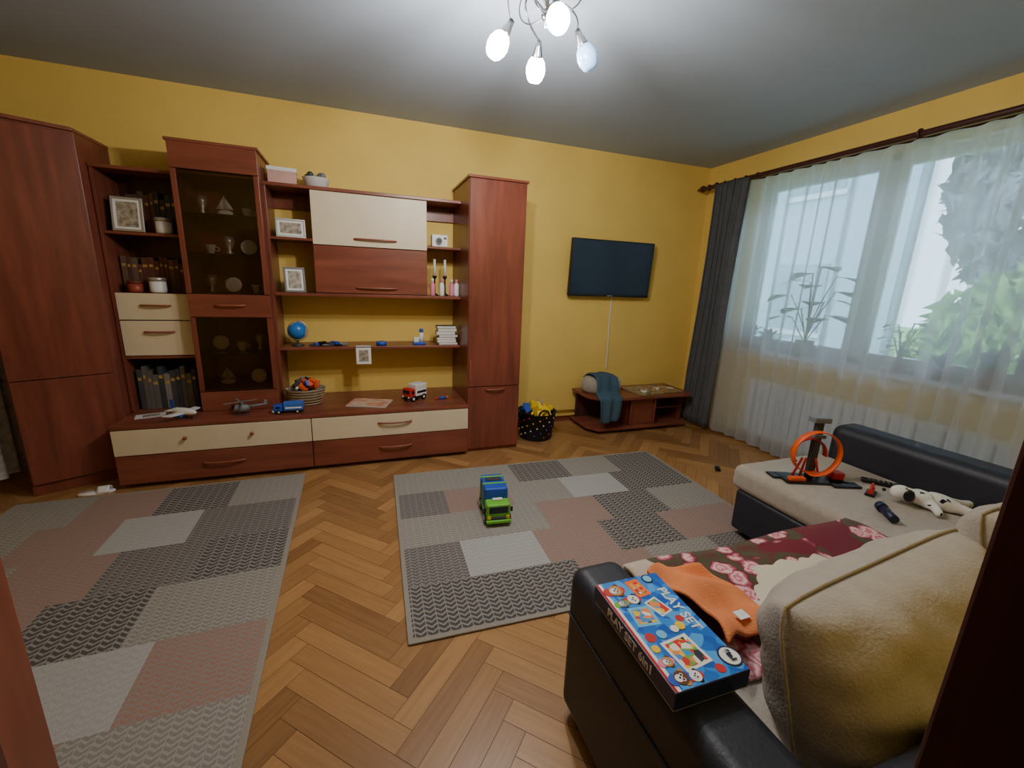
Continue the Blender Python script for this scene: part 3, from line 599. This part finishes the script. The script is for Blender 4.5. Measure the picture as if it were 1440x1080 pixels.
def blanketmat():
    m=bpy.data.materials.new('floral_blanket');m.use_nodes=True;n=m.node_tree.nodes;l=m.node_tree.links;b=n['Principled BSDF'];b.inputs['Roughness'].default_value=.95;b.inputs['Sheen Weight'].default_value=.1
    tc=n.new('ShaderNodeTexCoord')
    v=n.new('ShaderNodeTexVoronoi');v.inputs['Scale'].default_value=12;v.inputs['Randomness'].default_value=.75
    nz=n.new('ShaderNodeTexNoise');nz.inputs['Scale'].default_value=30;nz.inputs['Detail'].default_value=3
    mixv=n.new('ShaderNodeMix');mixv.data_type='VECTOR';mixv.inputs[0].default_value=.045
    l.new(tc.outputs['Object'],nz.inputs['Vector']);l.new(tc.outputs['Object'],mixv.inputs[4]);l.new(nz.outputs['Color'],mixv.inputs[5]);l.new(mixv.outputs[1],v.inputs['Vector'])
    r=n.new('ShaderNodeValToRGB');e=r.color_ramp.elements
    e[0].position=.0;e[0].color=(*lin((176,60,82)),1);e[1].position=.12;e[1].color=(*lin((232,180,184)),1)
    for ps,c in((.2,(196,84,106)),(.30,(236,200,196)),(.38,(200,100,120)),(.46,(104,16,38)),(.56,(70,76,48)),(1,(104,10,32))):
        q=e.new(ps);q.color=(*lin(c),1)
    l.new(v.outputs['Distance'],r.inputs[0])
    n2=n.new('ShaderNodeTexNoise');n2.inputs['Scale'].default_value=3.4;n2.inputs['Detail'].default_value=1.5;l.new(tc.outputs['Object'],n2.inputs['Vector'])
    r2=n.new('ShaderNodeValToRGB');r2.color_ramp.elements[0].position=.44;r2.color_ramp.elements[1].position=.46;l.new(n2.outputs['Fac'],r2.inputs[0])
    mx=n.new('ShaderNodeMix');mx.data_type='RGBA';l.new(r2.outputs[0],mx.inputs[0]);mx.inputs[6].default_value=(*lin((110,14,38)),1);l.new(r.outputs[0],mx.inputs[7])
    n3=n.new('ShaderNodeTexNoise');n3.inputs['Scale'].default_value=9;n3.inputs['Detail'].default_value=2;l.new(tc.outputs['Object'],n3.inputs['Vector'])
    def medal(cx,cy,sx,sy,th,prev,colr):
        sp=n.new('ShaderNodeVectorMath');sp.operation='SUBTRACT';sp.inputs[1].default_value=(cx,cy,.43);l.new(tc.outputs['Object'],sp.inputs[0])
        sm=n.new('ShaderNodeVectorMath');sm.operation='MULTIPLY';sm.inputs[1].default_value=(sx,sy,0);l.new(sp.outputs[0],sm.inputs[0])
        ln=n.new('ShaderNodeVectorMath');ln.operation='LENGTH';l.new(sm.outputs[0],ln.inputs[0])
        k=n.new('ShaderNodeMath');k.operation='MULTIPLY_ADD';k.inputs[1].default_value=1.3;l.new(n3.outputs['Fac'],k.inputs[0]);l.new(ln.outputs['Value'],k.inputs[2])
        lt=n.new('ShaderNodeMath');lt.operation='LESS_THAN';lt.inputs[1].default_value=th;l.new(k.outputs[0],lt.inputs[0])
        m4=n.new('ShaderNodeMix');m4.data_type='RGBA';l.new(lt.outputs[0],m4.inputs[0]);l.new(prev,m4.inputs[6]);m4.inputs[7].default_value=(*lin(colr),1);return m4.outputs[2]
    o=medal(1.36,.79,3.2,7,1.45,mx.outputs[2],(216,206,184));o=medal(.87,.97,9,9,1.4,o,(196,178,162))
    l.new(o,b.inputs['Base Color']);return m
bl=G('floral_blanket')
def fb(u,v):
    x=.80+(1.12+.06*v)*u+.02*math.sin(7*v);y=1.10-.50*v-.10*u*v
    z=.441+.007*math.sin(11*u+4*v)+.005*math.sin(17*v+5*u)
    if v<.13:
        k=(.13-v)/.13;y=1.05+.012*k;z-=.10*k*(1 if x<1.95 else .0)
    return Vector((x,y,z+.008))
surf(bl,'cloth',60,40,fb,blanketmat(),.010)
oc=G('orange_towel');
surf(oc,'cloth',24,20,lambda u,v:Vector((.83+.22*u+.03*math.sin(4*v),.63+.30*v+.04*math.sin(3*u),.488+.07*max(0,.5-u)**1+.012*math.sin(8*u+6*v)+.008*math.sin(13*v))),mat('orange_terry',(226,134,80),.95,bump=.4,bscale=200),.012,1)
B(oc,'label',.95,.985,.70,.73,.503,.5055,M['white'],0)
# game box
gb=G('board_game_box',(.655,.672,.552),math.radians(-1))
B(gb,'tray',-.093,.093,-.158,.158,0,.045,M['white'],.002)
def cartoon(name,scale,cols):
    m=bpy.data.materials.new(name);m.use_nodes=True;n=m.node_tree.nodes;l=m.node_tree.links;b=n['Principled BSDF'];b.inputs['Roughness'].default_value=.3
    tc=n.new('ShaderNodeTexCoord');v=n.new('ShaderNodeTexVoronoi');v.inputs['Scale'].default_value=scale;l.new(tc.outputs['Object'],v.inputs['Vector'])
    s=n.new('ShaderNodeSeparateColor');l.new(v.outputs['Color'],s.inputs[0]);r=n.new('ShaderNodeValToRGB');r.color_ramp.interpolation='CONSTANT'
    e=r.color_ramp.elements;e[0].color=(*lin(cols[0]),1);e[1].position=1/len(cols);e[1].color=(*lin(cols[1]),1)
    for i,c in enumerate(cols[2:],2):q=e.new(i/len(cols));q.color=(*lin(c),1)
    l.new(s.outputs[0],r.inputs[0]);l.new(r.outputs[0],b.inputs['Base Color']);return m
gblue=cartoon('game_print_blue',38,[(40,110,205),(60,140,225),(34,94,190),(84,164,236)]);gimg=cartoon('game_print_pictures',75,[(240,236,226),(220,60,50),(250,200,60),(70,150,220),(240,150,90),(60,60,70),(110,180,90)])
B(gb,'lid',-.096,.096,-.161,.161,.006,.05,col('box_navy',(34,46,90),.35),.002)
z=.0505
B(gb,'print_red',-.094,.094,-.159,.159,.05,z,col('print_red',(190,36,40),.3),0);B(gb,'print_white',-.088,.094,-.159,.159,z,z+.0003,M['white'],0)
B(gb,'print_blue',-.080,.094,-.159,.159,z+.0003,z+.0006,gblue,0)
gz=z+.0006
sky=col('print_sky',(120,196,236),.3);tan=col('print_tan',(200,140,80),.3);bwn=col('print_brown',(110,66,40),.3)
B(gb,'picture_board',-.045,.030,-.125,-.045,gz,gz+.0005,M['white'],0,rot=(0,0,.12));B(gb,'picture_board_in',-.038,.023,-.118,-.052,gz+.0005,gz+.0009,gimg,0,rot=(0,0,.12))
B(gb,'picture_card',-.065,-.005,.0,.06,gz,gz+.0005,sky,0,rot=(0,0,-.1));B(gb,'picture_card_in',-.058,-.012,.008,.052,gz+.0005,gz+.0008,gimg,0,rot=(0,0,-.1))
B(gb,'picture_cards',.0,.04,.02,.075,gz,gz+.0005,M['white'],0,rot=(0,0,.3));B(gb,'picture_cards_in',.005,.035,.025,.07,gz+.0005,gz+.0008,gimg,0,rot=(0,0,.3))
B(gb,'banner',-.012,.028,.088,.15,gz,gz+.0006,col('print_orange',(240,120,50),.3),0,rot=(0,0,.1));B(gb,'banner_in',-.004,.020,.098,.14,gz+.0006,gz+.0009,gimg,0,rot=(0,0,.1))
pk=0
def pup(x,y,r,m,ear,hat):
    R=Matrix.Rotation(-math.pi/2,3,'Z')
    def c(dx,dy,rr,mm,k):
        global pk
        pk+=1;q=R@Vector((dx*r,dy*r,0));zz=gz+.0009+k*.00035;cyl(gb,'pup_%d'%pk,(x+q.x,y+q.y,gz),(x+q.x,y+q.y,zz),rr*r,mm,18)
    c(0,-1.1,.8,hat,0);c(-.85,.45,.42,ear,1);c(.85,.45,.42,ear,1);c(0,.75,.7,hat,1);c(0,0,1,m,2);c(0,-.35,.55,M['white'],3);c(-.35,.2,.24,M['white'],3);c(.35,.2,.24,M['white'],3);c(-.33,.18,.13,M['blk'],4);c(.33,.18,.13,M['blk'],4);c(0,-.2,.14,M['blk'],4)
pup(-.055,.125,.018,tan,bwn,red);pup(-.028,.085,.015,M['white'],M['blk'],red);pup(-.062,.08,.012,grey,dkgrey,green);pup(-.062,-.135,.016,bwn,tan,blue);pup(-.03,-.14,.013,M['white'],M['blk'],red);pup(-.065,-.095,.012,tan,bwn,pink)
for i,(x,y,r,m) in enumerate([(.045,.0,.010,red),(-.06,-.03,.013,red),(.035,-.14,.011,red),(-.068,-.06,.010,yel),(.078,-.122,.026,navy),(.078,-.122,.022,M['white']),(.055,.142,.016,navy),(.055,.142,.012,sky),(-.03,-.03,.012,sky),(.03,-.02,.012,yel),(.01,-.025,.010,M['white'])]):
    cyl(gb,'motif_%d'%i,(x,y,gz),(x,y,gz+.0006+.0002*i),r,m,20)
def text(p,body,loc,rz,size,m,rx=0):
    c=bpy.data.curves.new('txt','FONT');c.body=body;c.size=size;c.extrude=.0004;c.align_x='CENTER';c.align_y='CENTER';c.materials.append(m);c.offset=.0008
    o=bpy.data.objects.new('lettering_'+body.split()[0].lower(),c);o.location=loc;o.rotation_euler=(rx,0,rz);link(o,p);return o
text(gb,'PLAY SET',(.066,.03,gz+.001),-math.pi/2,.035,M['white']);text(gb,'6in1',(.078,-.122,gz+.004),-math.pi/2,.018,navy)
o=text(gb,'PLAY SET 6in1',(-.0968,0,.028),0,.03,M['white']);o.rotation_euler=(math.pi/2,0,-math.pi/2)
# toys on chaise
sz=.432
g=G('loop_track_toy',(2.20,1.39,sz),-.35)
B(g,'base',-.16,.16,-.06,.06,0,.012,M['blk'],.004);B(g,'base_arm',.06,.20,-.09,-.03,0,.012,M['blk'],.004);B(g,'base_arm_2',-.2,-.08,.0,.07,0,.01,M['blk'],.004)
def ribbon(name,R,w,m,cx,cz,y,a0,a1,n=40,tiltd=.04):
    return surf(g,name,n,2,lambda u,v:Vector((cx+R*math.cos(a0+(a1-a0)*u),y+(v-.5)*w+tiltd*(u-.5),cz+R*math.sin(a0+(a1-a0)*u))),m,.005)
ribbon('loop_outer',.115,.035,orange,0,.15,0,-math.pi/2-.3,1.5*math.pi+.3);ribbon('loop_inner',.075,.03,red,-.01,.14,.045,-.2,math.pi*1.3)
for x in(-.09,-.05,.05):cyl(g,'strut_%.2f'%x,(x,.02,.01),(x*.5,.03,.11),.006,red)
B(g,'tower',.0,.035,.03,.06,.01,.31,dkgrey,.004);B(g,'tower_head',-.03,.06,.015,.07,.305,.335,grey,.006);B(g,'tower_arm',-.01,.05,.02,.06,.22,.24,grey,.004);B(g,'launcher',.1,.16,-.02,.03,.012,.05,red,.006)
B(g,'ramp',-.14,-.06,-.05,-.02,.01,.03,orange,.004)
g=G('toy_clamp',(2.34,1.19,sz),.4);torus(g,'arc',(0,0,.028),.025,.006,red,(math.pi/2,0,0),0,math.pi);B(g,'base',-.04,.04,-.02,.02,0,.01,M['blk'],.003);B(g,'foot',-.03,-.02,-.01,.01,.01,.03,red,.002);B(g,'foot_b',.02,.03,-.01,.01,.01,.03,red,.002)
g=G('remote_control',(2.52,1.24,sz),-.9);B(g,'body',-.09,.09,-.022,.022,0,.018,M['blk'],.006,3)
for i in range(12):cyl(g,'button_%d'%i,(-.06+.02*(i//2),-.008+.016*(i%2),.018),(-.06+.02*(i//2),-.008+.016*(i%2),.0195),.005,grey,10)
g=G('blue_flashlight',(2.16,1.02,sz+.022),.9);cyl(g,'barrel',(-.06,0,0),(.04,0,0),.018,navy);cyl(g,'head',(.04,0,0),(.07,0,0),.022,navy,r2=.022);cyl(g,'switch',(-.01,0,.014),(.01,0,.02),.006,dkgrey)
spot=mat('spotted_plush',(235,232,226),.95,scale=26,c2=(20,20,22));rr=[n for n in spot.node_tree.nodes if n.type=='VALTORGB'][0];rr.color_ramp.elements[0].position=.61;rr.color_ramp.elements[1].position=.63
g=G('plush_dog',(2.50,1.0,sz+.038),2.5)
skin(g,'body',[(0,0,0,.044),(.07,0,0,.038),(.12,0,.01,.026),(.155,0,.02,.042),(.20,.0,.012,.024),(.05,.06,-.01,.019),(.06,.12,-.02,.016),(.05,-.06,-.01,.019),(.08,-.12,-.02,.016),(-.05,.03,-.01,.024),(-.11,.06,-.02,.020),(-.16,.05,-.02,.018),(-.05,-.03,-.01,.024),(-.11,-.05,-.02,.020),(-.16,-.07,-.02,.018)],
 [(0,1),(1,2),(2,3),(3,4),(1,5),(5,6),(1,7),(7,8),(0,9),(9,10),(10,11),(0,12),(12,13),(13,14)],spot)
for s in(-1,1):ball(g,'ear_%d'%s,(.145,.044*s,.02),.022,M['blk'],(1,.5,1.3))
ball(g,'nose',(.222,0,.018),.008,M['blk']);torus(g,'collar',(.116,0,.008),.027,.005,red,(0,math.pi/2,0),n=20)
# ---------------------------------------------------------------- chandelier
ch=G('chandelier',(.74,1.79,0))
lathe(ch,'canopy',[(0,2.6),(.075,2.598),(.07,2.575),(.03,2.56),(0,2.558)][::-1],M['metal'])
cyl(ch,'stem',(0,0,2.36),(0,0,2.57),.008,M['metal']);ball(ch,'hub',(0,0,2.40),.022,M['metal'])
def emis(name,c,s):
    m=bpy.data.materials.new(name);m.use_nodes=True;b=m.node_tree.nodes['Principled BSDF'];b.inputs['Base Color'].default_value=(.9,.92,.95,1);b.inputs['Emission Color'].default_value=(*c,1);b.inputs['Emission Strength'].default_value=s;b.inputs['Roughness'].default_value=.2;return m
EM=emis('opal_glass_lit',(1,.97,.93),26);EB=emis('opal_glass_dim',(.3,.5,.9),.4);EB.node_tree.nodes['Principled BSDF'].inputs['Base Color'].default_value=(.30,.50,.85,1)
tips=[(-.165,.06),(.03,.155),(.17,.0),(-.03,-.17)]
for i,(tx,ty) in enumerate(tips):
    o=Vector((tx,ty,0)).normalized();s=Vector((-o.y,o.x,0))
    dn=(o*.62+Vector((0,0,-1))).normalized();soc=o*.145+Vector((0,0,2.362))
    tube(ch,'arm_%d'%i,bez([(0,0,2.40),tuple(o*.04+s*.1+Vector((0,0,2.55))),tuple(o*.2+s*.08+Vector((0,0,2.50))),tuple(soc-dn*.02)],24),.004,M['metal'])
    tube(ch,'scroll_%d'%i,bez([(0,0,2.40),tuple(o*.12-s*.12+Vector((0,0,2.36))),tuple(o*.16-s*.10+Vector((0,0,2.52))),tuple(o*.02-s*.02+Vector((0,0,2.54)))],24),.003,M['metal'])
    q=dn.to_track_quat('Z','Y').to_euler()
    lathe(ch,'socket_%d'%i,[(.012,-.02),(.014,0),(.022,.03),(.023,.04)],M['metal'],soc,q)
    lathe(ch,'shade_%d'%i,[(.021,.035),(.034,.05),(.042,.075),(.041,.095),(.032,.118),(.022,.128),(.0,.13)],EB if i==2 else EM,soc,q)
    if i!=2:
        ld=bpy.data.lights.new('bulb_light_%d'%i,'POINT');ld.energy=25;ld.color=(1,.955,.90);ld.shadow_soft_size=.03
        lo=bpy.data.objects.new('bulb_light_%d'%i,ld);lo.location=soc+dn*.18;link(lo,ch)
# ---------------------------------------------------------------- light
w=bpy.data.worlds.new('overcast_sky');S.world=w;w.use_nodes=True
bg=w.node_tree.nodes['Background'];bg.inputs[0].default_value=(.66,.84,1,1);bg.inputs[1].default_value=7.5
# ---------------------------------------------------------------- camera
f=594.13;yaw,pitch,roll=math.radians(20.05),math.radians(13.38),math.radians(-2.15)
fw=Vector((math.sin(yaw)*math.cos(pitch),math.cos(yaw)*math.cos(pitch),-math.sin(pitch)));r=Vector((math.cos(yaw),-math.sin(yaw),0));dd=fw.cross(r)
r2=math.cos(roll)*r+math.sin(roll)*dd;d2=-math.sin(roll)*r+math.cos(roll)*dd
cd=bpy.data.cameras.new('camera');cd.sensor_width=36;cd.lens=f/1440*36;cd.clip_start=.02
co=bpy.data.objects.new('camera',cd);link(co)
up=-d2;bkv=-fw
co.matrix_world=Matrix(((r2.x,up.x,bkv.x,0),(r2.y,up.y,bkv.y,0),(r2.z,up.z,bkv.z,1.379),(0,0,0,1)))
S.camera=co
